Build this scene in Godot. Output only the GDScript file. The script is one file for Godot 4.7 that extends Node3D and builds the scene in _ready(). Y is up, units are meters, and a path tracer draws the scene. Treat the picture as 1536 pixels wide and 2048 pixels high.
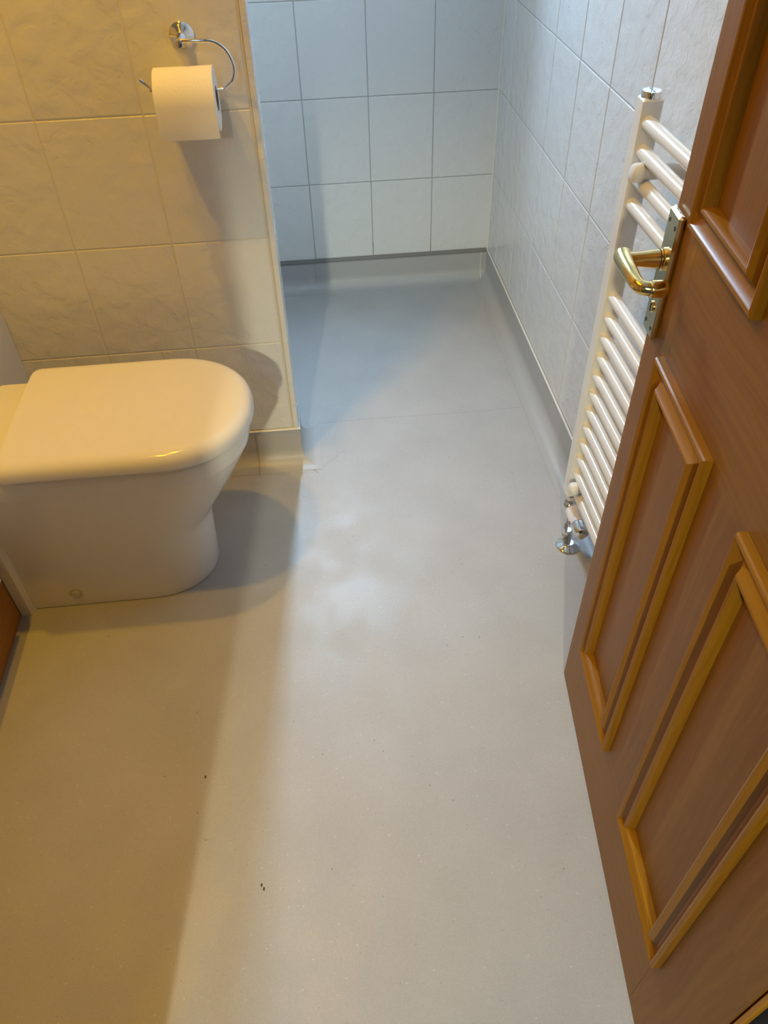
extends Node3D
# A small bathroom seen from its doorway: WC on the left, walk-in shower behind a tiled partition,
# white towel rail on the right wall and a varnished panel door standing open. Units are metres.

const PITCH_W := 0.199           # tile pitch across
const PITCH_H := 0.2505          # tile pitch up
const ROW0 := 0.104              # underside of the lowest tile row
const ZB := -2.512               # tiled face of the shower's back wall
const ZP := -1.5796              # tiled face of the partition
const XR := 0.5943               # tiled face of the right wall
const XE := -0.084               # tiled end of the partition
const CEIL := 2.35
const ZD := -0.16                # bathroom face of the doorway wall

var rng := RandomNumberGenerator.new()
var M := {}
var tile_cache := {}
var used := {}

func lin(r: float, g: float, b: float) -> Color:
	return Color(r, g, b).linear_to_srgb()

# ---------------------------------------------------------------- shape helpers
# every t_ function returns closed triangles (three points each), wound clockwise seen from outside
func closed(t: PackedVector3Array) -> PackedVector3Array:
	var v := 0.0
	for i in range(0, t.size(), 3):
		v += t[i].dot(t[i + 1].cross(t[i + 2]))
	if v > 0.0:
		for i in range(0, t.size(), 3):
			var k := t[i + 1]
			t[i + 1] = t[i + 2]
			t[i + 2] = k
	return t

func t_loft(rings: Array, loop_rings := false, caps := true) -> PackedVector3Array:
	var t := PackedVector3Array()
	var n: int = rings[0].size()
	var m := rings.size()
	for j in (m if loop_rings else m - 1):
		var a: PackedVector3Array = rings[j]
		var b: PackedVector3Array = rings[(j + 1) % m]
		for i in n:
			var k := (i + 1) % n
			t.append_array([a[i], b[i], b[k], a[i], b[k], a[k]])
	if caps and not loop_rings:
		for e in 2:
			var r: PackedVector3Array = rings[0 if e == 0 else m - 1]
			var c := Vector3.ZERO
			for p in r:
				c += p
			c /= n
			for i in n:
				var k := (i + 1) % n
				if e == 0:
					t.append_array([c, r[i], r[k]])
				else:
					t.append_array([c, r[k], r[i]])
	return closed(t)

func t_box(a: Vector3, b: Vector3, bevel := 0.002) -> PackedVector3Array:
	var lo := Vector3(minf(a.x, b.x), minf(a.y, b.y), minf(a.z, b.z))
	var hi := Vector3(maxf(a.x, b.x), maxf(a.y, b.y), maxf(a.z, b.z))
	var s := hi - lo
	var q := minf(bevel, 0.45 * minf(s.x, minf(s.y, s.z)))
	var rings := []
	for e in [[lo.y, q], [lo.y + q, 0.0], [hi.y - q, 0.0], [hi.y, q]]:
		var i: float = e[1]
		var y: float = e[0]
		var x0 := lo.x + i
		var x1 := hi.x - i
		var z0 := lo.z + i
		var z1 := hi.z - i
		rings.append(PackedVector3Array([Vector3(x0 + q, y, z0), Vector3(x1 - q, y, z0), Vector3(x1, y, z0 + q), Vector3(x1, y, z1 - q), Vector3(x1 - q, y, z1), Vector3(x0 + q, y, z1), Vector3(x0, y, z1 - q), Vector3(x0, y, z0 + q)]))
	return t_loft(rings)

func t_plain_box(lo: Vector3, hi: Vector3) -> PackedVector3Array:
	var rings := []
	for y in [lo.y, hi.y]:
		rings.append(PackedVector3Array([Vector3(lo.x, y, lo.z), Vector3(hi.x, y, lo.z), Vector3(hi.x, y, hi.z), Vector3(lo.x, y, hi.z)]))
	return t_loft(rings)

func t_lathe(profile: Array, seg := 32) -> PackedVector3Array:
	var rings := []
	for p in profile:
		var r := PackedVector3Array()
		for i in seg:
			var a := TAU * i / seg
			r.append(Vector3(p[0] * cos(a), p[1], p[0] * sin(a)))
		rings.append(r)
	return t_loft(rings)

func t_ring(profile: Array, seg := 40) -> PackedVector3Array:   # closed profile turned round y: a hollow body
	var rings := []
	for i in seg:
		var a := TAU * i / seg
		var r := PackedVector3Array()
		for p in profile:
			r.append(Vector3(p[0] * cos(a), p[1], p[0] * sin(a)))
		rings.append(r)
	return t_loft(rings, true)

func t_tube(path: Array, radii, seg := 14) -> PackedVector3Array:
	var rings := []
	var up := Vector3.UP
	var d0: Vector3 = (path[1] - path[0]).normalized()
	if absf(d0.dot(up)) > 0.9:
		up = Vector3.RIGHT
	var side := d0.cross(up).normalized()
	for j in path.size():
		var d: Vector3
		if j == 0:
			d = path[1] - path[0]
		elif j == path.size() - 1:
			d = path[j] - path[j - 1]
		else:
			d = (path[j + 1] - path[j]).normalized() + (path[j] - path[j - 1]).normalized()
		d = d.normalized()
		side = (side - d * side.dot(d)).normalized()
		var o := d.cross(side)
		var rad: float = radii[j] if radii is Array else radii
		var r := PackedVector3Array()
		for i in seg:
			var a := TAU * i / seg
			r.append(path[j] + (side * cos(a) + o * sin(a)) * rad)
		rings.append(r)
	return t_loft(rings)

func xf(t: PackedVector3Array, x: Transform3D) -> PackedVector3Array:
	return x * t

func turned(t: PackedVector3Array, axis: Vector3, deg: float, at := Vector3.ZERO) -> PackedVector3Array:
	return Transform3D(Basis(axis, deg_to_rad(deg)), at) * t

func smooth_path(ctrl: Array, steps := 6) -> Array:
	var out := []
	for i in ctrl.size() - 1:
		var p0: Vector3 = ctrl[maxi(i - 1, 0)]
		var p1: Vector3 = ctrl[i]
		var p2: Vector3 = ctrl[i + 1]
		var p3: Vector3 = ctrl[mini(i + 2, ctrl.size() - 1)]
		for k in steps:
			out.append(p1.cubic_interpolate(p2, p0, p3, float(k) / steps))
	out.append(ctrl[-1])
	return out

# commits triangles as one mesh, smoothing across edges blunter than the crease angle
func to_mesh(t: PackedVector3Array, crease := 38.0, floor_uv := false) -> ArrayMesh:
	var faces := PackedVector3Array()
	var at := {}
	var keep := PackedVector3Array()
	for i in range(0, t.size(), 3):
		var nn := (t[i + 2] - t[i]).cross(t[i + 1] - t[i])
		if nn.length() < 1e-14:
			continue
		for k in 3:
			var key := (t[i + k] * 20000.0).round()
			if not at.has(key):
				at[key] = []
			at[key].append(faces.size())
			keep.append(t[i + k])
		faces.append(nn)
	var unit := PackedVector3Array()
	for f in faces:
		unit.append(f.normalized())
	var c := cos(deg_to_rad(crease))
	var st := SurfaceTool.new()
	st.begin(Mesh.PRIMITIVE_TRIANGLES)
	for f in faces.size():
		for k in 3:
			var p := keep[f * 3 + k]
			var nsum := Vector3.ZERO
			for g in at[(p * 20000.0).round()]:
				if unit[g].dot(unit[f]) >= c:
					nsum += faces[g]
			st.set_normal(nsum.normalized())
			if floor_uv:
				st.set_uv(Vector2((p.x - FX0) / FSIZE, (p.z - FZ0) / FSIZE))
			st.add_vertex(p)
	st.index()
	return st.commit()

func put(called: String, mesh: Mesh, mat: Material, parent: Node3D, at := Vector3.ZERO) -> MeshInstance3D:
	var o := MeshInstance3D.new()
	o.name = called
	o.mesh = mesh
	o.material_override = mat
	o.position = at
	o.cast_shadow = GeometryInstance3D.SHADOW_CASTING_SETTING_ON
	parent.add_child(o, true)
	return o

func obj(called: String, t: PackedVector3Array, mat: Material, parent: Node3D, crease := 38.0) -> MeshInstance3D:
	return put(called, to_mesh(t, crease), mat, parent)

func thing(called: String, label: String, category: String, at := Vector3.ZERO, group := "") -> Node3D:
	var o := Node3D.new()
	if used.has(called):
		used[called] += 1
		o.name = "%s_%03d" % [called, used[called]]
	else:
		used[called] = 0
		o.name = called
	add_child(o)
	o.position = at
	o.set_meta("label", label)
	o.set_meta("category", category)
	if group:
		o.set_meta("group", group)
	return o

func structure(o: Node3D) -> Node3D:
	o.set_meta("kind", "structure")
	return o

func frame_node(called: String) -> Node3D:
	var o := Node3D.new()
	o.name = called
	add_child(o)
	return structure(o)

# ---------------------------------------------------------------- materials
func noise_tex(freq: float, size: int, seed_value: int, octaves := 3, type := FastNoiseLite.TYPE_SIMPLEX_SMOOTH) -> NoiseTexture2D:
	var n := FastNoiseLite.new()
	n.seed = seed_value
	n.frequency = freq
	n.noise_type = type
	n.fractal_octaves = octaves
	var t := NoiseTexture2D.new()
	t.width = size
	t.height = size
	t.seamless = true
	t.noise = n
	return t

func mat(r: float, g: float, b: float, rough: float, metal := 0.0, spec := 0.5) -> StandardMaterial3D:
	var m := StandardMaterial3D.new()
	m.albedo_color = lin(r, g, b)
	m.roughness = rough
	m.metallic = metal
	m.metallic_specular = spec
	return m

func relief(m: StandardMaterial3D, tex: Texture2D, per_metre: float, cm: float) -> void:
	m.heightmap_enabled = true
	m.heightmap_texture = tex
	m.heightmap_scale = cm
	m.uv1_triplanar = true
	m.uv1_world_triplanar = true
	m.uv1_scale = Vector3.ONE * per_metre

func wood_image(dark: Color, light: Color, along_y: bool, seed_value: int, stretch: float) -> ImageTexture:
	var n := FastNoiseLite.new()
	n.seed = seed_value
	n.frequency = 1.0
	n.fractal_octaves = 4
	var size := 512
	var bytes := PackedByteArray()
	bytes.resize(size * size * 3)
	var at := 0
	for y in size:
		for x in size:
			var u := float(x) / size
			var v := float(y) / size
			if not along_y:
				var k := u
				u = v
				v = k
			var wave := n.get_noise_2d(u * 3.0 + 40.0, v * 1.2) * 0.35
			var a := n.get_noise_2d((u + wave * 0.08) * 46.0, v * stretch)
			var fine := n.get_noise_2d(u * 190.0 + 7.0, v * stretch * 3.0)
			var s := clampf(0.5 + 0.55 * a + 0.30 * fine + 0.3 * wave, 0.0, 1.0)
			var c := dark.lerp(light, s)
			bytes[at] = int(c.r * 255.0)
			bytes[at + 1] = int(c.g * 255.0)
			bytes[at + 2] = int(c.b * 255.0)
			at += 3
	return ImageTexture.create_from_image(Image.create_from_data(size, size, false, Image.FORMAT_RGB8, bytes))

func wood(dark: Color, light: Color, along_y: bool, seed_value: int, stretch: float, rough: float, per_metre: float) -> StandardMaterial3D:
	var m := StandardMaterial3D.new()
	m.albedo_texture = wood_image(dark, light, along_y, seed_value, stretch)
	m.uv1_triplanar = true
	m.uv1_scale = Vector3.ONE * per_metre
	m.roughness = rough
	m.metallic_specular = 0.33
	return m

const FX0 := -1.3
const FZ0 := -2.6
const FSIZE := 2.6

func floor_texture() -> ImageTexture:      # sheet vinyl: light grey with fine chips, weld lines dirty with use, crumbs
	var size := 2048
	var px := size / FSIZE
	var n := FastNoiseLite.new()
	n.seed = 5
	n.frequency = 1.0
	n.fractal_octaves = 3
	var small := 256
	var blot := PackedFloat32Array()
	for y in small:
		for x in small:
			blot.append(n.get_noise_2d(x * 0.055, y * 0.055) * 0.018)
	var bytes := PackedByteArray()
	bytes.resize(size * size * 3)
	var at := 0
	for y in size:
		for x in size:
			var b := blot[(y >> 3) * small + (x >> 3)] + (rng.randf() - 0.5) * 0.035
			bytes[at] = int(clampf(0.695 + b, 0.0, 1.0) * 255.0)
			bytes[at + 1] = int(clampf(0.688 + b, 0.0, 1.0) * 255.0)
			bytes[at + 2] = int(clampf(0.686 + b, 0.0, 1.0) * 255.0)
			at += 3
	var img := Image.create_from_data(size, size, false, Image.FORMAT_RGB8, bytes)
	for i in 5200:                          # chips pressed into the vinyl
		var x := rng.randi_range(2, size - 4)
		var y := rng.randi_range(2, size - 4)
		var pale := rng.randf() < 0.62
		var c := Color(0.82, 0.81, 0.80) if pale else Color(0.60, 0.59, 0.58)
		img.fill_rect(Rect2i(x, y, rng.randi_range(1, 2), 1), c)
	var crumbs := [[-0.284,-0.703],[-0.180,-0.502],[-0.176,-0.496],[-0.308,-0.838],[-0.292,-0.635],[-0.121,-0.796],[-0.069,-0.722],[0.028,-0.739],[0.043,-0.716],[-0.063,-0.513],[-0.357,-0.712],[0.317,-0.471],[-0.159,-1.128],[0.463,-1.533],[0.300,-1.535],[0.027,-1.277],[0.269,-1.157],[0.243,-1.134],[0.559,-1.571],[0.554,-1.460],[0.453,-1.451],[-0.084,-1.430],[0.548,-1.158],[0.546,-1.144],[0.550,-1.128],[0.234,-0.955],[0.199,-0.938],[0.268,-0.950],[0.461,-0.870],[0.119,-0.639],[0.155,-0.607],[-0.508,-1.046],[-0.180,-1.209]]
	for i in crumbs.size():
		var big := i < 3
		var c := Color(0.16, 0.12, 0.08) if big else Color(0.42, 0.38, 0.35)
		img.fill_rect(Rect2i(int((crumbs[i][0] - FX0) * px), int((crumbs[i][1] - FZ0) * px), 2 if big else 1, 4 if big else 2), c)
	var lines := [
		[[[-0.056, -1.726], [-0.031, -1.727], [0.137, -1.728], [0.421, -1.723], [0.568, -1.727]], 0.45, 1],
		[[[-0.195, -1.527], [-0.092, -1.521], [-0.05, -1.52]], 0.35, 1],
		[[[-0.078, -1.555], [-0.065, -1.538], [-0.044, -1.517]], 0.8, 2],
		[[[-0.040, -1.530], [-0.012, -1.556], [0.012, -1.582], [0.03, -1.6]], 0.55, 1],
		[[[0.574, -1.727], [0.585, -1.738], [0.588, -1.754]], 0.5, 1],
		[[[-0.279, -0.589], [-0.276, -0.584], [-0.271, -0.586]], 0.6, 1],
		[[[0.44, -1.33], [0.448, -1.42], [0.452, -1.50]], 0.12, 1]]
	for l in lines:
		var pts: Array = l[0]
		for k in pts.size() - 1:
			var a := Vector2(pts[k][0], pts[k][1])
			var b := Vector2(pts[k + 1][0], pts[k + 1][1])
			var steps := int(a.distance_to(b) * px) + 1
			for s in steps:
				var p := a.lerp(b, float(s) / steps)
				var x := int((p.x - FX0) * px) + rng.randi_range(-1, 1) * (1 if rng.randf() < 0.25 else 0)
				var y := int((p.y - FZ0) * px) + rng.randi_range(-1, 1) * (1 if rng.randf() < 0.25 else 0)
				for w in int(l[2]):
					if rng.randf() < 0.75:
						var old := img.get_pixel(x + w, y)
						img.set_pixel(x + w, y, old.lerp(Color(0.36, 0.27, 0.19), float(l[1]) * rng.randf_range(0.4, 1.0)))
	return ImageTexture.create_from_image(img)

func make_materials() -> void:
	var waves := noise_tex(0.010, 1024, 11, 4)
	waves.noise.domain_warp_enabled = true
	waves.noise.domain_warp_amplitude = 60.0
	waves.noise.domain_warp_frequency = 0.008
	M.tile = []
	for k in 3:
		var tone: float = [0.0, 0.012, -0.012][k]
		var m := mat(0.73 + tone, 0.725 + tone, 0.72 + tone, 0.24)
		relief(m, waves, 1.7, 0.20)
		M.tile.append(m)
	M.grout = mat(0.70, 0.665, 0.59, 0.9)
	M.grout_grey = mat(0.40, 0.39, 0.37, 0.9)
	M.plaster = mat(0.58, 0.50, 0.36, 0.85)
	M.ceiling = mat(0.64, 0.60, 0.52, 0.9)
	var fl := StandardMaterial3D.new()
	fl.albedo_texture = floor_texture()
	fl.roughness = 0.50
	var worn := noise_tex(0.013, 1024, 8, 4)
	var ramp := Gradient.new()
	ramp.offsets = PackedFloat32Array([0.30, 0.62])
	ramp.colors = PackedColorArray([Color(0.80, 0.80, 0.80), Color(1.0, 1.0, 1.0)])
	worn.color_ramp = ramp
	fl.roughness_texture = worn
	fl.metallic_specular = 0.42
	M.floor = fl
	var stipple := noise_tex(0.11, 512, 3, 2)
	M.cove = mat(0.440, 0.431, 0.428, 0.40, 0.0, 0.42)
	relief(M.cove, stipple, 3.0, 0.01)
	M.cap = mat(0.22, 0.215, 0.21, 0.5)
	M.silicone = mat(0.76, 0.74, 0.68, 0.35)
	M.weld = mat(0.34, 0.27, 0.20, 0.7)
	M.stain = mat(0.36, 0.27, 0.15, 0.9)
	M.trim = mat(0.66, 0.58, 0.44, 0.5)
	M.ceramic = mat(0.83, 0.81, 0.78, 0.09)
	M.lid = mat(0.84, 0.82, 0.79, 0.12)
	M.rail = mat(0.80, 0.78, 0.73, 0.16)
	M.plastic = mat(0.80, 0.77, 0.74, 0.35)
	M.bolt_cap = mat(0.62, 0.58, 0.50, 0.4)
	M.chrome = mat(0.82, 0.82, 0.82, 0.06, 1.0)
	M.dark = mat(0.03, 0.03, 0.03, 0.5)
	M.brass = mat(0.76, 0.56, 0.24, 0.16, 1.0)
	M.brass_plate = mat(0.70, 0.58, 0.34, 0.22, 1.0)
	M.paper = mat(0.86, 0.84, 0.80, 0.95)
	relief(M.paper, noise_tex(0.05, 512, 21, 2), 6.0, 0.03)
	M.card = mat(0.40, 0.30, 0.20, 0.9)
	M.white_board = mat(0.78, 0.76, 0.72, 0.4)
	var d1 := lin(0.20, 0.080, 0.008)
	var d2 := lin(0.28, 0.120, 0.014)
	M.stile = wood(d1, d2, true, 31, 1.6, 0.42, 2.2)
	M.door_rail = wood(d1, d2, false, 32, 1.6, 0.42, 2.2)
	M.panel = wood(lin(0.21, 0.083, 0.009), lin(0.27, 0.115, 0.013), true, 33, 2.2, 0.42, 2.4)
	M.mould_v = wood(lin(0.225, 0.090, 0.005), lin(0.33, 0.142, 0.008), true, 34, 1.0, 0.30, 2.0)
	M.mould_h = wood(lin(0.225, 0.090, 0.005), lin(0.33, 0.142, 0.008), false, 35, 1.0, 0.30, 2.0)
	M.lining = wood(lin(0.42, 0.180, 0.008), lin(0.54, 0.25, 0.014), true, 37, 1.0, 0.30, 2.0)
	M.plinth = wood(lin(0.36, 0.14, 0.025), lin(0.46, 0.20, 0.04), false, 36, 1.2, 0.4, 2.0)
	M.navy = mat(0.012, 0.018, 0.035, 0.8)
	M.carpet = mat(0.10, 0.10, 0.12, 0.95)
	M.label = mat(0.80, 0.76, 0.82, 0.3)
	M.red = mat(0.25, 0.03, 0.04, 0.4)

# ---------------------------------------------------------------- lights that belong to fittings
func downlight(at: Vector3, energy: float, label: String, aim: Vector3) -> void:
	var t := thing("recessed_downlight", label, "lamp", at, "warm downlights in the bathroom ceiling")
	obj("bezel", t_ring([[0.032, 0.0], [0.034, -0.004], [0.040, -0.005], [0.045, -0.001], [0.045, 0.0]], 36), M.chrome, t)
	var g := mat(0.9, 0.8, 0.6, 0.4)
	g.emission_enabled = true
	g.emission = lin(1.0, 0.66, 0.22)
	g.emission_energy_multiplier = 3.0
	obj("glowing_lens", t_lathe([[0.032, -0.0005], [0.031, -0.002], [0.0, -0.003]], 32), g, t)
	var l := SpotLight3D.new()
	l.name = "warm_light"
	l.light_color = lin(1.0, 0.52, 0.0)
	l.light_energy = energy
	l.light_size = 0.035
	l.spot_range = 6.0
	l.spot_attenuation = 2.0
	l.spot_angle = 58.0
	l.spot_angle_attenuation = 1.0
	l.shadow_enabled = true
	t.add_child(l)
	l.position = Vector3(0, -0.012, 0)
	l.look_at_from_position(t.position + l.position, aim, Vector3.FORWARD)

func landing_spot(at: Vector3, aim: Vector3, energy: float) -> void:
	# an adjustable spotlight on the landing ceiling, turned towards the bathroom doorway
	var t := thing("ceiling_spotlight", "white adjustable spotlight on the landing ceiling turned to the doorway", "lamp", Vector3(at.x, CEIL, at.z))
	obj("ceiling_plate", t_lathe([[0.045, 0.0], [0.045, -0.010], [0.040, -0.014], [0.0, -0.015]], 32), M.white_board, t)
	var drop := at.y - CEIL
	obj("stem", t_tube([Vector3(0, -0.012, 0), Vector3(0, drop, 0)], 0.006, 12), M.white_board, t)
	var dir := (aim - at).normalized()
	var turn := Basis(Quaternion(Vector3.UP, dir))
	obj("can", xf(t_ring([[0.010, -0.05], [0.034, -0.045], [0.038, 0.040], [0.034, 0.040], [0.031, 0.024], [0.010, 0.020]], 32), Transform3D(turn, Vector3(0, drop, 0))), M.white_board, t)
	var g := mat(0.9, 0.88, 0.8, 0.4)
	g.emission_enabled = true
	g.emission = lin(1.0, 0.95, 0.75)
	g.emission_energy_multiplier = 4.0
	obj("glowing_lens", xf(t_lathe([[0.030, 0.025], [0.030, 0.028], [0.0, 0.030]], 28), Transform3D(turn, Vector3(0, drop, 0))), g, t)
	var l := SpotLight3D.new()
	l.name = "spot_light"
	l.light_color = lin(1.0, 0.95, 0.62)
	l.light_energy = energy
	l.light_size = 0.055
	l.spot_range = 9.0
	l.spot_attenuation = 2.0
	l.spot_angle = 14.5
	l.spot_angle_attenuation = 0.75
	l.shadow_enabled = true
	t.add_child(l)
	l.look_at_from_position(at + dir * 0.045, aim, Vector3.UP)

func window(called: String, at: Transform3D, w: float, h: float, color: Color, energy: float, glow: float) -> void:
	# a frosted pane in a white frame; its own +z points into the room
	var o := frame_node(called)
	o.transform = at
	var fw := 0.035
	for e in [[Vector3(-w / 2 - fw, -h / 2 - fw, -0.05), Vector3(-w / 2, h / 2 + fw, 0.02)], [Vector3(w / 2, -h / 2 - fw, -0.05), Vector3(w / 2 + fw, h / 2 + fw, 0.02)],
			[Vector3(-w / 2, -h / 2 - fw, -0.05), Vector3(w / 2, -h / 2, 0.02)], [Vector3(-w / 2, h / 2, -0.05), Vector3(w / 2, h / 2 + fw, 0.02)]]:
		obj("window_frame", t_box(e[0], e[1], 0.003), M.white_board, o)
	var g := mat(0.8, 0.85, 0.9, 0.6)
	g.emission_enabled = true
	g.emission = color
	g.emission_energy_multiplier = glow
	obj("frosted_pane", t_box(Vector3(-w / 2, -h / 2, -0.030), Vector3(w / 2, h / 2, -0.022), 0.0005), g, o)
	var l := AreaLight3D.new()
	l.name = "daylight"
	l.light_color = color
	l.light_energy = energy
	l.area_size = Vector2(w, h)
	l.area_range = 9.0
	l.area_attenuation = 2.0
	l.shadow_enabled = true
	o.add_child(l)
	l.position = Vector3(0, 0, -0.018)
	l.rotation.y = PI

# ---------------------------------------------------------------- the setting
func tile_mesh(w: float, h: float) -> Mesh:
	var key := Vector2(snappedf(w, 0.001), snappedf(h, 0.001))
	if not tile_cache.has(key):
		var g := 0.0013
		var x := w / 2 - g
		var y := h / 2 - g
		var rings := []
		for e in [[0.0, -0.004], [0.0, -0.0012], [0.0014, -0.0002], [0.004, 0.0]]:
			var i: float = e[0]
			rings.append(PackedVector3Array([Vector3(-x + i, -y + i, e[1]), Vector3(x - i, -y + i, e[1]), Vector3(x - i, y - i, e[1]), Vector3(-x + i, y - i, e[1])]))
		tile_cache[key] = to_mesh(t_loft(rings), 25.0)
	return tile_cache[key]

# tiles a wall: u runs along the wall from u0 to u1 with a joint at joint; at_plane + along * u is the point at floor level, facing turns the tile
func tile_wall(parent: Node3D, u0: float, u1: float, joint: float, y1: float, at_plane: Vector3, along: Vector3, facing: Basis, hole := Rect2()) -> void:
	var k0 := floori((u0 - joint) / PITCH_W)
	var k1 := ceili((u1 - joint) / PITCH_W)
	for r in 9:
		var ya := ROW0 + r * PITCH_H
		var yb := minf(ya + PITCH_H, y1)
		if yb - ya < 0.02:
			continue
		for k in range(k0, k1):
			var a := maxf(joint + k * PITCH_W, u0)
			var b := minf(joint + (k + 1) * PITCH_W, u1)
			if b - a < 0.012:
				continue
			var pieces := [Rect2(a, ya, b - a, yb - ya)]
			if hole.has_area() and hole.intersects(pieces[0]):
				var p: Rect2 = pieces[0]
				pieces = []
				var left := Rect2(p.position.x, p.position.y, hole.position.x - p.position.x, p.size.y)
				var right := Rect2(hole.end.x, p.position.y, p.end.x - hole.end.x, p.size.y)
				var m0 := maxf(p.position.x, hole.position.x)
				var m1 := minf(p.end.x, hole.end.x)
				var low := Rect2(m0, p.position.y, m1 - m0, hole.position.y - p.position.y)
				var high := Rect2(m0, hole.end.y, m1 - m0, p.end.y - hole.end.y)
				for q in [left, right, low, high]:
					if q.size.x > 0.012 and q.size.y > 0.012:
						pieces.append(q)
			for p in pieces:
				var o := put("tile", tile_mesh(p.size.x, p.size.y), M.tile[rng.randi_range(0, 2)], parent)
				var c: Vector2 = p.get_center()
				o.transform = Transform3D(facing, at_plane + along * c.x + Vector3.UP * c.y)

# vinyl upstand swept along one wall in plan; ends are mitred towards the next wall
func cove(called: String, a: Vector2, b: Vector2, inward: Vector2, mit_a: float, mit_b: float, cap: Material, cap_h: float) -> void:
	var o := frame_node(called)
	var dir := (b - a).normalized()
	var prof := [[0.0, ROW0 - cap_h - 0.001], [0.0028, ROW0 - cap_h - 0.001], [0.0030, 0.045]]
	var R := 0.036
	for i in 9:
		var th := PI / 2 * i / 8.0
		prof.append([0.003 + R * (1.0 - cos(th)), 0.0012 + R * (1.0 - sin(th))])
	prof.append([0.050, 0.0010])
	prof.append([0.050, -0.001])
	prof.append([0.0, -0.001])
	var rings := []
	for e in 2:
		var r := PackedVector3Array()
		for p in prof:
			var base := a if e == 0 else b
			var q: Vector2 = base + inward * p[0] + dir * (p[0] * (mit_a if e == 0 else mit_b))
			r.append(Vector3(q.x, p[1], q.y))
		rings.append(r)
	obj("upstand", t_loft(rings, false, false), M.cove, o, 30.0)
	var cp := []
	for e in 2:
		var r := PackedVector3Array()
		for p in [[0.0, ROW0 - cap_h], [0.0045, ROW0 - cap_h], [0.0050, ROW0 - cap_h * 0.5], [0.0035, ROW0], [0.0, ROW0]]:
			var base := a if e == 0 else b
			var q: Vector2 = base + inward * p[0] + dir * (p[0] * (mit_a if e == 0 else mit_b))
			r.append(Vector3(q.x, p[1], q.y))
		cp.append(r)
	obj("capping_strip", t_loft(cp), cap, o, 30.0)

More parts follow.
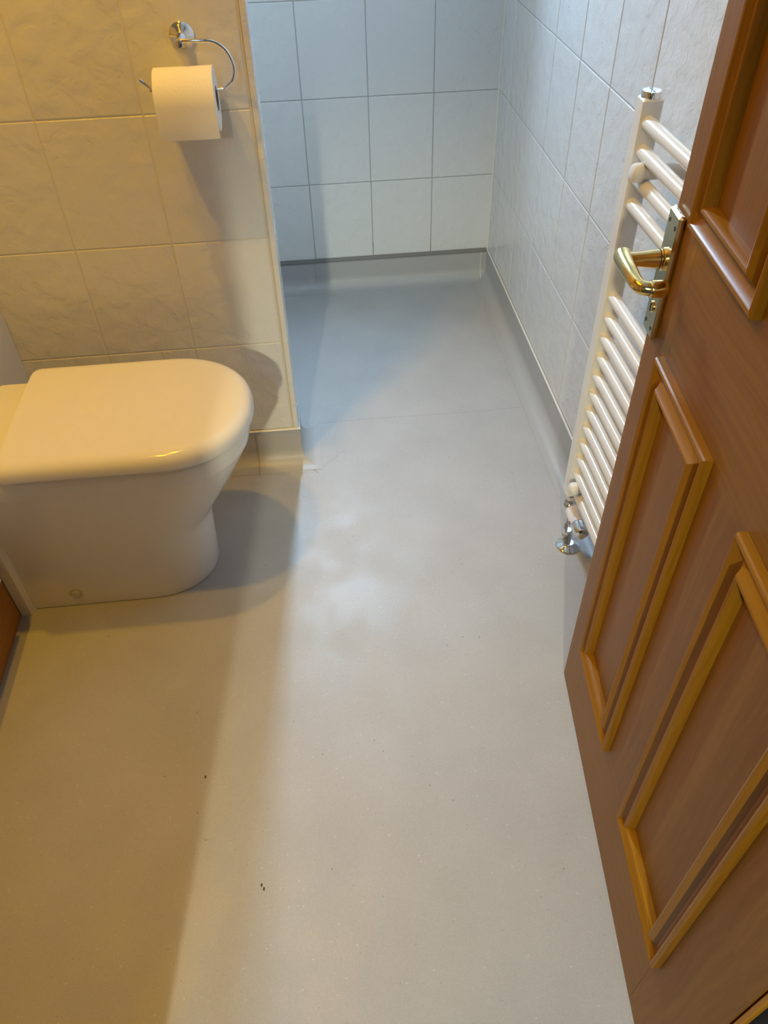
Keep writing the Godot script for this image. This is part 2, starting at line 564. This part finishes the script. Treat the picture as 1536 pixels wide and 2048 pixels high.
func build_room() -> void:
	# floor
	var fl := frame_node("floor")
	put("vinyl_sheet", to_mesh(t_plain_box(Vector3(-1.25, -0.05, -2.55), Vector3(0.62, 0.0, -0.05)), 30.0, true), M.floor, fl)
	# walls: a solid core, then every tile a piece of its own, standing proud of the grout
	var back := frame_node("wall_back")
	var hole := Rect2(-0.0725, 1.295, 0.145, 0.73)
	for e in [[Vector3(-1.3, -0.05, ZB - 0.14), Vector3(hole.position.x, CEIL, ZB - 0.0014)], [Vector3(hole.end.x, -0.05, ZB - 0.14), Vector3(0.75, CEIL, ZB - 0.0014)],
			[Vector3(hole.position.x, -0.05, ZB - 0.14), Vector3(hole.end.x, hole.position.y, ZB - 0.0014)], [Vector3(hole.position.x, hole.end.y, ZB - 0.14), Vector3(hole.end.x, CEIL, ZB - 0.0014)]]:
		obj("grouted_wall", t_plain_box(e[0], e[1]), M.grout_grey, back)
	tile_wall(back, -0.95, XR, -0.0038, CEIL, Vector3(0, 0, ZB), Vector3.RIGHT, Basis.IDENTITY, hole)
	for x in [-0.0038, 0.1952, 0.3942]:      # brown staining low in the grout joints
		for k in 4:
			var y0: float = ROW0 + 0.002 + k * 0.012 * rng.randf_range(0.8, 1.2)
			obj("grout_stain", t_box(Vector3(x - rng.randf_range(0.0007, 0.0013), y0, ZB - 0.0016), Vector3(x + rng.randf_range(0.0007, 0.0013), y0 + rng.randf_range(0.008, 0.014), ZB - 0.0009), 0.0002), M.stain, back)
	var right := frame_node("wall_right")
	obj("grouted_wall", t_plain_box(Vector3(XR + 0.0014, -0.05, ZB - 0.0014), Vector3(XR + 0.14, CEIL, -0.05)), M.grout_grey, right)
	tile_wall(right, ZB, ZD, -2.1876, CEIL, Vector3(XR, 0, 0), Vector3.BACK, Basis(Vector3.UP, -PI / 2))
	var part := frame_node("wall_partition")
	obj("grouted_wall", t_plain_box(Vector3(-1.3, -0.05, ZP - 0.10), Vector3(XE - 0.0014, CEIL, ZP - 0.0014)), M.grout, part)
	tile_wall(part, -1.25, -0.0995, -0.0995, CEIL, Vector3(0, 0, ZP), Vector3.RIGHT, Basis.IDENTITY)
	tile_wall(part, ZP - 0.10, ZP + 0.0005, ZP - 0.15, CEIL, Vector3(XE, 0, 0), Vector3.BACK, Basis(Vector3.UP, PI / 2))
	obj("corner_trim", t_box(Vector3(-0.0990, ROW0, ZP - 0.006), Vector3(-0.0962, CEIL, ZP - 0.0002), 0.0004), M.trim, part)
	var edge := obj("tile_edge", t_box(Vector3(-0.0956, ROW0, ZP - 0.006), Vector3(XE + 0.0003, CEIL, ZP + 0.0010), 0.0012), M.tile[0], part)
	edge.set_meta("label", "white cut edge of the end tiles")
	var left := frame_node("wall_left")
	obj("plastered_wall", t_plain_box(Vector3(-1.39, -0.05, -1.60), Vector3(-1.25, CEIL, -0.02)), M.plaster, left)
	obj("shower_side_wall", t_plain_box(Vector3(-1.09, -0.05, -2.55), Vector3(-0.95, CEIL, ZP - 0.10)), M.tile[0], left)
	# wall with the doorway, and the landing behind the camera
	var fr := frame_node("wall_front")
	obj("plastered_wall", t_plain_box(Vector3(-1.3, -0.05, ZD), Vector3(-0.40, CEIL, -0.05)), M.plaster, fr)
	obj("door_head_wall", t_plain_box(Vector3(-0.40, 2.02, ZD), Vector3(0.40, CEIL, -0.05)), M.plaster, fr)
	obj("plastered_wall", t_plain_box(Vector3(0.392, -0.05, ZD + 0.002), Vector3(0.72, CEIL, -0.05)), M.plaster, fr)
	var ce := frame_node("ceiling")
	obj("ceiling_board", t_plain_box(Vector3(-1.45, CEIL, -2.7), Vector3(0.8, CEIL + 0.08, 3.4)), M.ceiling, ce)
	obj("ceiling_board", t_plain_box(Vector3(-1.7, CEIL, -0.05), Vector3(-1.45, CEIL + 0.08, 3.4)), M.ceiling, ce)
	obj("ceiling_board", t_plain_box(Vector3(0.8, CEIL, -0.05), Vector3(1.3, CEIL + 0.08, 3.4)), M.ceiling, ce)
	var hf := frame_node("floor_landing")
	obj("carpet", t_plain_box(Vector3(-1.7, -0.05, -0.05), Vector3(1.3, 0.0, 3.4)), M.carpet, hf)
	var hl := frame_node("wall_landing")
	obj("plastered_wall", t_plain_box(Vector3(-1.7, -0.05, -0.05), Vector3(-1.58, CEIL, 3.4)), M.plaster, hl)
	obj("plastered_wall", t_plain_box(Vector3(1.18, -0.05, -0.05), Vector3(1.3, CEIL, 3.4)), M.plaster, hl)
	obj("plastered_wall", t_plain_box(Vector3(-1.7, -0.05, 3.28), Vector3(1.3, CEIL, 3.4)), M.plaster, hl)
	obj("plastered_wall", t_plain_box(Vector3(-1.7, -0.05, -0.05), Vector3(-1.3, CEIL, 0.0)), M.plaster, hl)
	obj("plastered_wall", t_plain_box(Vector3(0.72, -0.05, -0.05), Vector3(1.3, CEIL, 0.0)), M.plaster, hl)
	# door lining: orange wood, with a dark navy block meeting its edge
	var jamb := frame_node("trim_1")
	obj("lining", t_box(Vector3(0.3495, 0.0, -0.1640), Vector3(0.3578, 2.02, -0.1575), 0.0015), M.lining, jamb)
	var nv := obj("navy_block", t_box(Vector3(0.3582, 0.0, -0.1640), Vector3(0.392, 2.02, -0.045), 0.0015), M.navy, jamb)
	nv.set_meta("label", "dark navy block beside the wooden lining")
	var jl := frame_node("trim_2")
	obj("lining", t_box(Vector3(-0.40, 0.0, ZD - 0.004), Vector3(-0.345, 2.02, -0.046), 0.003), M.lining, jl)
	# coved vinyl skirting
	cove("baseboard_partition", Vector2(-0.689, ZP), Vector2(XE, ZP), Vector2(0, 1), 0.0, 1.0, M.silicone, 0.004)
	cove("baseboard_partition_end", Vector2(XE, ZP), Vector2(XE, ZP - 0.10), Vector2(1, 0), -1.0, 1.0, M.cove, 0.004)
	cove("baseboard_partition_rear", Vector2(XE, ZP - 0.10), Vector2(-0.95, ZP - 0.10), Vector2(0, -1), -1.0, 0.0, M.silicone, 0.004)
	cove("baseboard_back", Vector2(-0.95, ZB), Vector2(XR, ZB), Vector2(0, 1), 0.0, -1.0, M.cap, 0.012)
	cove("baseboard_right", Vector2(XR, ZB), Vector2(XR, ZD), Vector2(-1, 0), 1.0, 0.0, M.silicone, 0.003)
	# welded joints in the skirting and the silicone in the shower corner
	var j := frame_node("trim_3")
	obj("corner_silicone", t_tube([Vector3(XR - 0.001, ROW0 - 0.01, ZB + 0.001), Vector3(XR - 0.001, CEIL, ZB + 0.001)], 0.0032, 8), M.silicone, j)
	var w := frame_node("trim_4")
	weld_bead(w, -0.196, ZP, 0.0010, M.weld)
	weld_bead(w, 0.572, ZB, 0.0012, M.silicone)
	weld_bead(w, -0.008, ZB, 0.0010, M.cove)

func weld_bead(parent: Node3D, x: float, z: float, r: float, m: Material) -> void:   # follows the coved profile down to the floor
	var path := [Vector3(x, ROW0 - 0.012, z + 0.0035), Vector3(x, 0.045, z + 0.0035)]
	for i in range(1, 9):
		var th := PI / 2 * i / 8.0
		path.append(Vector3(x, 0.0014 + 0.036 * (1.0 - sin(th)), z + 0.0033 + 0.036 * (1.0 - cos(th))))
	path.append(Vector3(x, 0.0006, z + 0.056))
	obj("weld_bead", t_tube(path, r, 6), m, parent)

# ---------------------------------------------------------------- door
var door_at := Vector3(0.4168, 0.0, -0.8380)
const DOOR_DIR := Vector3(-0.10142, 0.0, 0.99484)

func moulding(parent: Node3D, s0: float, s1: float, y0: float, y1: float) -> void:
	# four mitred lengths of raised moulding round one panel
	var prof := [[0.0, 0.0], [0.0, 0.0085], [0.0012, 0.0108], [0.0035, 0.0118], [0.0062, 0.0110], [0.0075, 0.0088], [0.0120, 0.0052], [0.0170, 0.0030], [0.0195, 0.0034], [0.0250, 0.0078], [0.0285, 0.0122], [0.0305, 0.0130], [0.0328, 0.0122], [0.0348, 0.0090], [0.0360, 0.0040], [0.0362, -0.0020], [0.0, -0.002]]
	var corner := [Vector2(s0, y0), Vector2(s1, y0), Vector2(s1, y1), Vector2(s0, y1)]
	for k in 4:
		var a: Vector2 = corner[k]
		var b: Vector2 = corner[(k + 1) % 4]
		var dir := (b - a).normalized()
		var inw := Vector2(-dir.y, dir.x)
		var rings := []
		for e in 2:
			var r := PackedVector3Array()
			for p in prof:
				var q: Vector2 = (a + dir * p[0] if e == 0 else b - dir * p[0]) + inw * p[0]
				r.append(Vector3(q.x, q.y, p[1]))
			rings.append(r)
		obj("moulding", t_loft(rings, false, false), M.mould_h if k % 2 == 0 else M.mould_v, parent, 26.0)

func build_door() -> void:
	var d := frame_node("door_1")
	d.set_meta("label", "varnished orange-brown wooden panel door standing open on the right")
	d.transform = Transform3D(Basis(DOOR_DIR, Vector3.UP, DOOR_DIR.cross(Vector3.UP)), door_at)
	var W := 0.676
	var T := -0.035
	var b := 0.0005
	var c0 := 0.074
	var c1 := 0.270
	var c2 := 0.372
	var c3 := 0.574
	var f := 0.012           # how far the frame reaches in under the moulding
	obj("stile", t_box(Vector3(0, 0.008, T), Vector3(c0 + f, 1.985, 0), b), M.stile, d)
	obj("stile", t_box(Vector3(c3 - f, 0.008, T), Vector3(W, 1.985, 0), b), M.stile, d)
	obj("bottom_rail", t_box(Vector3(c0 + f, 0.008, T), Vector3(c3 - f, 0.19 + f, 0), b * 0.2), M.door_rail, d)
	obj("lock_rail", t_box(Vector3(c0 + f, 0.787 - f, T), Vector3(c3 - f, 0.946 + f, 0), b * 0.2), M.door_rail, d)
	obj("top_rail", t_box(Vector3(c0 + f, 1.87 - f, T), Vector3(c3 - f, 1.985, 0), b * 0.2), M.door_rail, d)
	obj("muntin", t_box(Vector3(c1 - f, 0.19 + f, T), Vector3(c2 + f, 0.787 - f, 0), b * 0.2), M.stile, d)
	obj("muntin", t_box(Vector3(c1 - f, 0.946 + f, T), Vector3(c2 + f, 1.87 - f, 0), b * 0.2), M.stile, d)
	for e in [[c0, c1, 0.19, 0.787], [c2, c3, 0.19, 0.787], [c0 - 0.006, c1 - 0.006, 0.946, 1.87], [c2, c3, 0.946, 1.87]]:
		var p := obj("door_panel", t_box(Vector3(e[0] + f, e[2] + f, -0.022), Vector3(e[1] - f, e[3] - f, -0.0010), 0.0005), M.panel, d)
		moulding(p, e[0], e[1], e[2], e[3])
	# brass lever handle on its plate
	var h := Node3D.new()
	h.name = "door_handle"
	d.add_child(h)
	var px0 := -0.001
	var px1 := 0.039
	obj("backplate", t_box(Vector3(px0, 0.787, 0.0), Vector3(px1, 0.943, 0.0085), 0.003), M.brass_plate, h, 20.0)
	var sx := 0.5 * (px0 + px1)
	var ly := 0.886
	obj("rose", turned(t_lathe([[0.0135, 0.0], [0.0135, 0.003], [0.0115, 0.0042], [0.0115, 0.007]], 28), Vector3.RIGHT, 90, Vector3(sx, ly, 0.0084)), M.brass, h)
	obj("neck_ring", turned(t_ring([[0.0098, 0.0], [0.0121, 0.0], [0.0121, 0.0012], [0.0098, 0.0012]], 28), Vector3.RIGHT, 90, Vector3(sx, ly, 0.0142)), M.dark, h)
	obj("neck", turned(t_lathe([[0.0115, 0.0], [0.0108, 0.006], [0.0088, 0.022], [0.0085, 0.034]], 28), Vector3.RIGHT, 90, Vector3(sx, ly, 0.0155)), M.brass, h)
	obj("lever", t_tube(smooth_path([Vector3(sx - 0.010, ly, 0.0545), Vector3(sx + 0.002, ly, 0.0555), Vector3(sx + 0.030, ly + 0.001, 0.0560), Vector3(sx + 0.056, ly, 0.0545), Vector3(sx + 0.066, ly - 0.001, 0.0500), Vector3(sx + 0.0695, ly - 0.001, 0.042), Vector3(sx + 0.070, ly - 0.001, 0.031)], 6), _lever_radii(37), 20), M.brass, h)
	obj("lever_end", xf(t_lathe([[0.0, -0.0085], [0.005, -0.0080], [0.0085, -0.0055], [0.0098, -0.001], [0.0098, 0.010], [0.0085, 0.0125]], 26), Transform3D(Basis(Vector3.RIGHT, PI / 2), Vector3(sx + 0.070, ly - 0.001, 0.030))), M.brass, h)
	obj("privacy_turn", turned(t_lathe([[0.0075, 0.0], [0.0075, 0.0012], [0.0066, 0.0022], [0.0, 0.0024]], 24), Vector3.RIGHT, 90, Vector3(sx, 0.824, 0.0084)), M.brass, h)
	obj("coin_slot", t_box(Vector3(sx - 0.0012, 0.8185, 0.0100), Vector3(sx + 0.0012, 0.8295, 0.0112), 0.0002), M.dark, h)
	for e in [[px0 + 0.009, 0.929], [px1 - 0.009, 0.927], [px0 + 0.009, 0.801], [px1 - 0.009, 0.800]]:
		obj("screw_hole", turned(t_lathe([[0.0028, 0.0], [0.0028, 0.0007], [0.0, 0.0008]], 14), Vector3.RIGHT, 90, Vector3(e[0], e[1], 0.0082)), M.dark, h)

func _lever_radii(n: int) -> Array:
	var r := []
	for i in n:
		var t := float(i) / (n - 1)
		r.append(lerpf(0.0108, 0.0080, smoothstep(0.0, 0.6, t)))
	return r

# ---------------------------------------------------------------- WC
func d_ring(y: float, xb: float, xfront: float, w: float, reach: float, round_back := 0.012, power := 2.15) -> PackedVector3Array:
	# a D in plan: straight sides, rounded nose towards +x, back corners with a small radius
	var out := PackedVector3Array()
	var xs := xfront - reach
	var n := 40
	for i in 5:
		var a := PI / 2 * i / 4.0
		out.append(Vector3(xb + round_back * (1.0 - sin(a)), y, w - round_back * (1.0 - cos(a)) - 0.0) if false else Vector3(xb + round_back - round_back * cos(a), y, w - round_back + round_back * sin(a)))
	for i in 7:
		out.append(Vector3(lerpf(xb + round_back, xs, (i + 1) / 8.0), y, w))
	for i in n + 1:
		var a := PI * i / n
		var c := cos(a)
		var s := sin(a)
		out.append(Vector3(xs + reach * pow(absf(s), 2.0 / power), y, w * signf(c) * pow(absf(c), 2.0 / power)))
	for i in 7:
		out.append(Vector3(lerpf(xs, xb + round_back, (i + 1) / 8.0), y, -w))
	for i in 5:
		var a := PI / 2 * i / 4.0
		out.append(Vector3(xb + round_back - round_back * sin(a), y, -w + round_back - round_back * cos(a)))
	return out

func build_toilet() -> void:
	var t := thing("toilet", "white back-to-wall toilet with its rounded lid closed", "toilet", Vector3(-0.42, 0, -1.259))
	var ox := 0.42
	var rows := []
	# height, nose, half width, reach of the nose, back
	for e in [[0.0, -0.2885, 0.118, 0.135], [0.003, -0.2865, 0.120, 0.136], [0.03, -0.2860, 0.1200, 0.136], [0.09, -0.2830, 0.1195, 0.136], [0.135, -0.2800, 0.1190, 0.137], [0.155, -0.2785, 0.1195, 0.138], [0.168, -0.2740, 0.1210, 0.140],
			[0.185, -0.2640, 0.1240, 0.143], [0.215, -0.2450, 0.1300, 0.148], [0.2625, -0.2150, 0.1400, 0.156], [0.300, -0.1930, 0.1490, 0.162], [0.333, -0.1752, 0.1555, 0.167], [0.3480, -0.1690, 0.1580, 0.168], [0.3510, -0.1660, 0.1602, 0.169], [0.372, -0.1630, 0.1615, 0.170], [0.386, -0.1628, 0.1615, 0.170], [0.3905, -0.1660, 0.1580, 0.168]]:
		rows.append(d_ring(e[0], -0.688 + ox, e[1] + ox, e[2], e[3]))
	obj("pan", t_loft(rows), M.ceramic, t, 42.0)
	obj("rear_deck", t_box(Vector3(-0.688 + ox, 0.375, -0.160), Vector3(-0.575 + ox, 0.4015, 0.160), 0.006), M.ceramic, t, 50.0)
	var seat := []
	for e in [[0.3905, 0.014], [0.3920, 0.0125], [0.4000, 0.0125], [0.4012, 0.014]]:
		seat.append(d_ring(e[0], -0.603 + ox, -0.1545 + ox - e[1], 0.1675 - e[1], 0.168))
	obj("seat", t_loft(seat), M.lid, t, 42.0)
	var lid := []
	for e in [[0.4010, 0.0060], [0.4012, 0.0020], [0.4025, 0.0006], [0.4070, 0.0], [0.4160, 0.0012], [0.4225, 0.0035], [0.4280, 0.0080], [0.4318, 0.0140], [0.4340, 0.0210], [0.4350, 0.0300], [0.4358, 0.0600], [0.4364, 0.1000]]:
		var i: float = e[1]
		lid.append(d_ring(e[0], -0.607 + ox + minf(i, 0.012) * 0.5, -0.1495 + ox - i, 0.172 - i, 0.172 - i * 0.9, 0.016))
	obj("lid", t_loft(lid), M.lid, t, 50.0)
	for s in [-1, 1]:
		obj("hinge", turned(t_lathe([[0.010, 0.0], [0.011, 0.001], [0.011, 0.027], [0.010, 0.028]], 20), Vector3.FORWARD, 90.0, Vector3(-0.608 + ox, 0.4125, s * 0.078)), M.lid, t)
		obj("bolt_cap", turned(t_lathe([[0.0150, 0.0], [0.0150, 0.0012], [0.0128, 0.0022], [0.0100, 0.0012], [0.0085, 0.0010], [0.0070, 0.0034], [0.0, 0.0042]], 26), Vector3.RIGHT, 90.0 * s, Vector3(-0.582 + ox, 0.040, s * 0.1195)), M.bolt_cap, t)

func build_furniture() -> void:
	var p := thing("boxing_panel", "tall white panel boxing in the pipes behind the toilet", "panel", Vector3(-0.72, 0, -1.36))
	obj("front_board", t_box(Vector3(0.0, 0.0, -0.219), Vector3(0.030, 0.86, 0.206), 0.002), M.white_board, p)
	obj("top_board", t_box(Vector3(-0.40, 0.86, -0.219), Vector3(0.034, 0.882, 0.206), 0.003), M.white_board, p)
	var v := thing("vanity_unit", "white vanity cupboard with orange-brown wooden plinth at the left edge", "cabinet", Vector3(-0.9, 0, -0.76))
	obj("plinth", t_box(Vector3(-0.2, 0.0, -0.362), Vector3(0.193, 0.150, 0.32), 0.001), M.plinth, v)
	obj("carcass", t_box(Vector3(-0.32, 0.150, -0.362), Vector3(0.206, 0.80, 0.33), 0.006), M.white_board, v)
	obj("door", t_box(Vector3(0.2065, 0.165, -0.320), Vector3(0.222, 0.79, -0.005), 0.003), M.white_board, v)
	obj("door", t_box(Vector3(0.2065, 0.165, 0.0), Vector3(0.222, 0.79, 0.325), 0.003), M.white_board, v)
	obj("worktop", t_box(Vector3(-0.34, 0.801, -0.362), Vector3(0.206, 0.825, 0.34), 0.006), M.white_board, v)
	var post := PackedVector3Array([Vector3(-0.7060, 0, -1.1500), Vector3(-0.6770, 0, -1.1500), Vector3(-0.6770, 0, -1.1330), Vector3(-0.6850, 0, -1.1235), Vector3(-0.7060, 0, -1.1235)])
	var rings := []
	for y in [0.0, 0.30]:
		var r := PackedVector3Array()
		for q in post:
			r.append(q + Vector3(0.69, y, 1.135))
		rings.append(r)
	var s := thing("corner_post", "short white chamfered post between toilet base and wooden plinth", "post", Vector3(-0.69, 0, -1.135))
	obj("post_body", t_loft(rings), M.white_board, s, 20.0)

# ---------------------------------------------------------------- paper holder and roll
func build_paper() -> void:
	var z := ZP + 0.058
	var h := thing("paper_holder", "chrome paper holder with round wall plate and curved open arm", "holder", Vector3(-0.2015, 0.9805, ZP))
	var o := h.position
	obj("wall_plate", turned(t_lathe([[0.0222, 0.0], [0.0225, 0.002], [0.0215, 0.0045], [0.016, 0.0080], [0.0095, 0.0125], [0.0075, 0.020], [0.0070, 0.045], [0.0072, 0.062], [0.0060, 0.0645], [0.0, 0.065]], 40), Vector3.RIGHT, 90), M.chrome, h)
	var path := smooth_path([Vector3(-0.1985, 0.984, z), Vector3(-0.1653, 0.9834, z), Vector3(-0.1446, 0.9809, z), Vector3(-0.127, 0.9696, z), Vector3(-0.1177, 0.9532, z), Vector3(-0.1152, 0.9361, z), Vector3(-0.1211, 0.9206, z), Vector3(-0.1351, 0.9102, z), Vector3(-0.1506, 0.9075, z), Vector3(-0.2550, 0.9085, z), Vector3(-0.2640, 0.9145, z), Vector3(-0.2800, 0.9284, z)], 6)
	var local := []
	for p in path:
		local.append(p - o)
	obj("arm", t_tube(local, 0.0031, 14), M.chrome, h)
	var r := thing("toilet_roll", "white toilet paper roll hanging on the chrome arm", "toilet roll", Vector3(-0.2035, 0.8925, z))
	var L := 0.0515
	var axis := Transform3D(Basis(Vector3.FORWARD, PI / 2), Vector3.ZERO)
	obj("paper", xf(t_ring([[0.0205, -L], [0.051, -L], [0.0522, -L + 0.001], [0.0522, L - 0.001], [0.051, L], [0.0205, L]], 64), axis), M.paper, r)
	obj("core", xf(t_ring([[0.0194, -L - 0.0004], [0.0204, -L - 0.0004], [0.0204, L + 0.0004], [0.0194, L + 0.0004]], 40), axis), M.card, r)
	var outer := []
	for i in 9:
		var a := deg_to_rad(40.0 - 5.0 * i)
		outer.append(Vector2(0.0530 * cos(a), 0.0530 * sin(a)))
	outer.append(Vector2(0.0533, -0.020))
	outer.append(Vector2(0.0525, -0.038))
	outer.append(Vector2(0.0505, -0.0515))
	var rings := []
	for p in outer:
		var th := 0.0008
		var inn: Vector2 = p - Vector2(p.x, maxf(p.y, 0.0)).normalized() * th
		rings.append(PackedVector3Array([Vector3(-L, p.y, p.x), Vector3(L, p.y, p.x), Vector3(L, inn.y, inn.x), Vector3(-L, inn.y, inn.x)]))
	obj("loose_sheet", t_loft(rings), M.paper, r, 50.0)

# ---------------------------------------------------------------- towel rail
func build_rail() -> void:
	var t := thing("towel_rail", "white ladder towel rail radiator on the tiled right wall", "radiator", Vector3(0.520, 0, -1.215))
	var far := 0.0
	var near := 0.485
	for z in [far, near]:
		var u := obj("upright", t_box(Vector3(-0.016, 0.140, z - 0.016), Vector3(0.016, 0.946, z + 0.016), 0.0025), M.rail, t)
		var cap := obj("end_cap", xf(t_lathe([[0.0145, 0.0], [0.0150, 0.001], [0.0150, 0.0088], [0.0142, 0.0100], [0.0, 0.0102]], 26), Transform3D(Basis.IDENTITY, Vector3(0, 0.945, z))), M.chrome, u)
		cap.set_meta("label", "small chrome screw cap on top")
		obj("cap_slot", t_box(Vector3(-0.0007, 0.9545, z - 0.010), Vector3(0.0007, 0.9556, z + 0.010), 0.0002), M.dark, u)
	var ys := []
	for k in 4:
		ys.append(0.914 - 0.0412 * k)
	for k in 12:
		ys.append(0.626 - 0.0412 * k)
	var bar := to_mesh(t_tube([Vector3(0, 0, far + 0.014), Vector3(0, 0, near - 0.014)], 0.0108, 20))
	for y in ys:
		put("bar", bar, M.rail, t, Vector3(-0.003, y, 0))
	for e in [[0.852, 0.046], [0.1935, 0.046], [0.852, near - 0.045], [0.1935, near - 0.045]]:
		var y: float = e[0]
		var z: float = e[1]
		var k := obj("bracket", xf(t_lathe([[0.0, 0.0], [0.009, 0.0006], [0.0130, 0.003], [0.0145, 0.008], [0.0145, 0.0165], [0.0135, 0.017]], 28), Transform3D(Basis(Vector3.FORWARD, PI / 2), Vector3(-0.0275, y, z))), M.plastic, t)
		obj("bracket_stem", xf(t_lathe([[0.0115, 0.0], [0.0115, 0.058], [0.0145, 0.064], [0.0145, 0.0840]], 24), Transform3D(Basis(Vector3.FORWARD, PI / 2), Vector3(-0.0108, y, z))), M.plastic, k)
	# thermostatic valve under the far upright
	var v := thing("radiator_valve", "chrome thermostatic valve with white label sleeve under the towel rail", "valve", Vector3(0.523, 0, -1.205))
	var rest := -0.010
	obj("union_nut", xf(t_lathe([[0.012, 0.0], [0.0145, 0.002], [0.0145, 0.012], [0.0115, 0.0155], [0.011, 0.0172]], 6), Transform3D(Basis.IDENTITY, Vector3(-0.003, 0.1225, rest))), M.chrome, v, 20.0)
	obj("tail", xf(t_lathe([[0.009, 0.0], [0.010, 0.006], [0.0125, 0.010], [0.0095, 0.016]], 22), Transform3D(Basis.IDENTITY, Vector3(-0.003, 0.1080, rest))), M.chrome, v)
	obj("body", xf(t_lathe([[0.006, -0.017], [0.011, -0.015], [0.0145, -0.008], [0.0155, 0.0], [0.0140, 0.008], [0.009, 0.013]], 24), Transform3D(Basis.IDENTITY, Vector3(-0.003, 0.0990, rest))), M.chrome, v)
	var head := Transform3D(Basis(Vector3.RIGHT, PI / 2 + 0.08), Vector3(0.002, 0.0985, rest + 0.010))
	obj("head_neck", xf(t_lathe([[0.0110, -0.004], [0.0120, 0.0], [0.0120, 0.006]], 24), head), M.chrome, v)
	var sl := obj("label_sleeve", xf(t_lathe([[0.0150, 0.004], [0.0172, 0.0052], [0.0175, 0.008], [0.0175, 0.046], [0.0170, 0.0472]], 32), head), M.label, v)
	obj("label_mark", xf(t_box(Vector3(-0.0179, 0.038, -0.0040), Vector3(-0.0171, 0.046, 0.0040), 0.0003), head), M.red, sl)
	obj("head_cap", xf(t_lathe([[0.0160, 0.0470], [0.0160, 0.0490], [0.0172, 0.0498], [0.0172, 0.0700], [0.0160, 0.0770], [0.0115, 0.0808], [0.0060, 0.0816], [0.0, 0.0808]], 32), head), M.chrome, v)
	obj("pipe", t_tube([Vector3(-0.003, 0.035, rest), Vector3(-0.003, 0.088, rest)], 0.0076, 18), M.chrome, v)
	obj("compression_nut", xf(t_lathe([[0.0085, 0.0], [0.0118, 0.002], [0.0122, 0.014], [0.0098, 0.017], [0.0112, 0.0195], [0.0112, 0.028], [0.0080, 0.030]], 18), Transform3D(Basis.IDENTITY, Vector3(-0.001, 0.008, 0.006))), M.chrome, v, 30.0)
	obj("floor_rosette", xf(t_lathe([[0.0280, 0.0], [0.0282, 0.0015], [0.0255, 0.0042], [0.0160, 0.0075], [0.0120, 0.0105], [0.0110, 0.0120]], 40), Transform3D(Basis.IDENTITY, Vector3(0.0, 0.0004, 0.022))), M.chrome, v)

func _ready() -> void:
	rng.seed = 20240607
	# camera
	var cam := Camera3D.new()
	cam.name = "camera"
	add_child(cam)
	cam.fov = 67.4
	cam.near = 0.02
	cam.far = 30.0
	cam.transform = Transform3D(Basis(Vector3(0.99448876, -0.02228591, 0.10244723), Vector3(0.08714265, 0.71901348, -0.68951126), Vector3(-0.05829456, 0.69463872, 0.71699288)), Vector3(0, 1.30687, 0))
	cam.current = true
	# environment: the room is closed, the sky stays outside its panes
	var env := Environment.new()
	env.background_mode = Environment.BG_SKY
	var sky := Sky.new()
	sky.sky_material = PhysicalSkyMaterial.new()
	env.sky = sky
	env.tonemap_mode = Environment.TONE_MAPPER_LINEAR
	env.tonemap_exposure = 0.88
	env.sdfgi_enabled = true
	env.ssao_enabled = true
	env.ssil_enabled = true
	var we := WorldEnvironment.new()
	we.name = "world"
	we.environment = env
	add_child(we)
	make_materials()
	# daylight: frosted window high on the shower's back wall, and an unseen landing rooflight added to throw blue light on the front floor
	window("window_1", Transform3D(Basis.IDENTITY, Vector3(0.0, 1.66, ZB - 0.05)), 0.075, 0.66, lin(0.49, 0.73, 1.0), 5.4, 4.0)
	window("window_2", Transform3D(Basis(Vector3.RIGHT, PI / 2), Vector3(-0.56, CEIL - 0.05, 1.55)), 0.24, 0.30, lin(0.40, 0.69, 1.0), 2.3, 6.0)
	landing_spot(Vector3(-0.70, 2.27, 3.1), Vector3(0.08, 0.0, -0.93), 9.0)
	# warm downlights
	downlight(Vector3(-0.42, CEIL, -1.20), 1.24, "warm glowing downlight in the ceiling above the toilet", Vector3(-0.42, 0, -1.19))
	downlight(Vector3(-0.62, CEIL, -0.80), 1.40, "warm glowing downlight in the ceiling above the vanity", Vector3(-0.62, 0, -1.10))
	build_room()
	build_door()
	build_toilet()
	build_furniture()
	build_rail()
	build_paper()
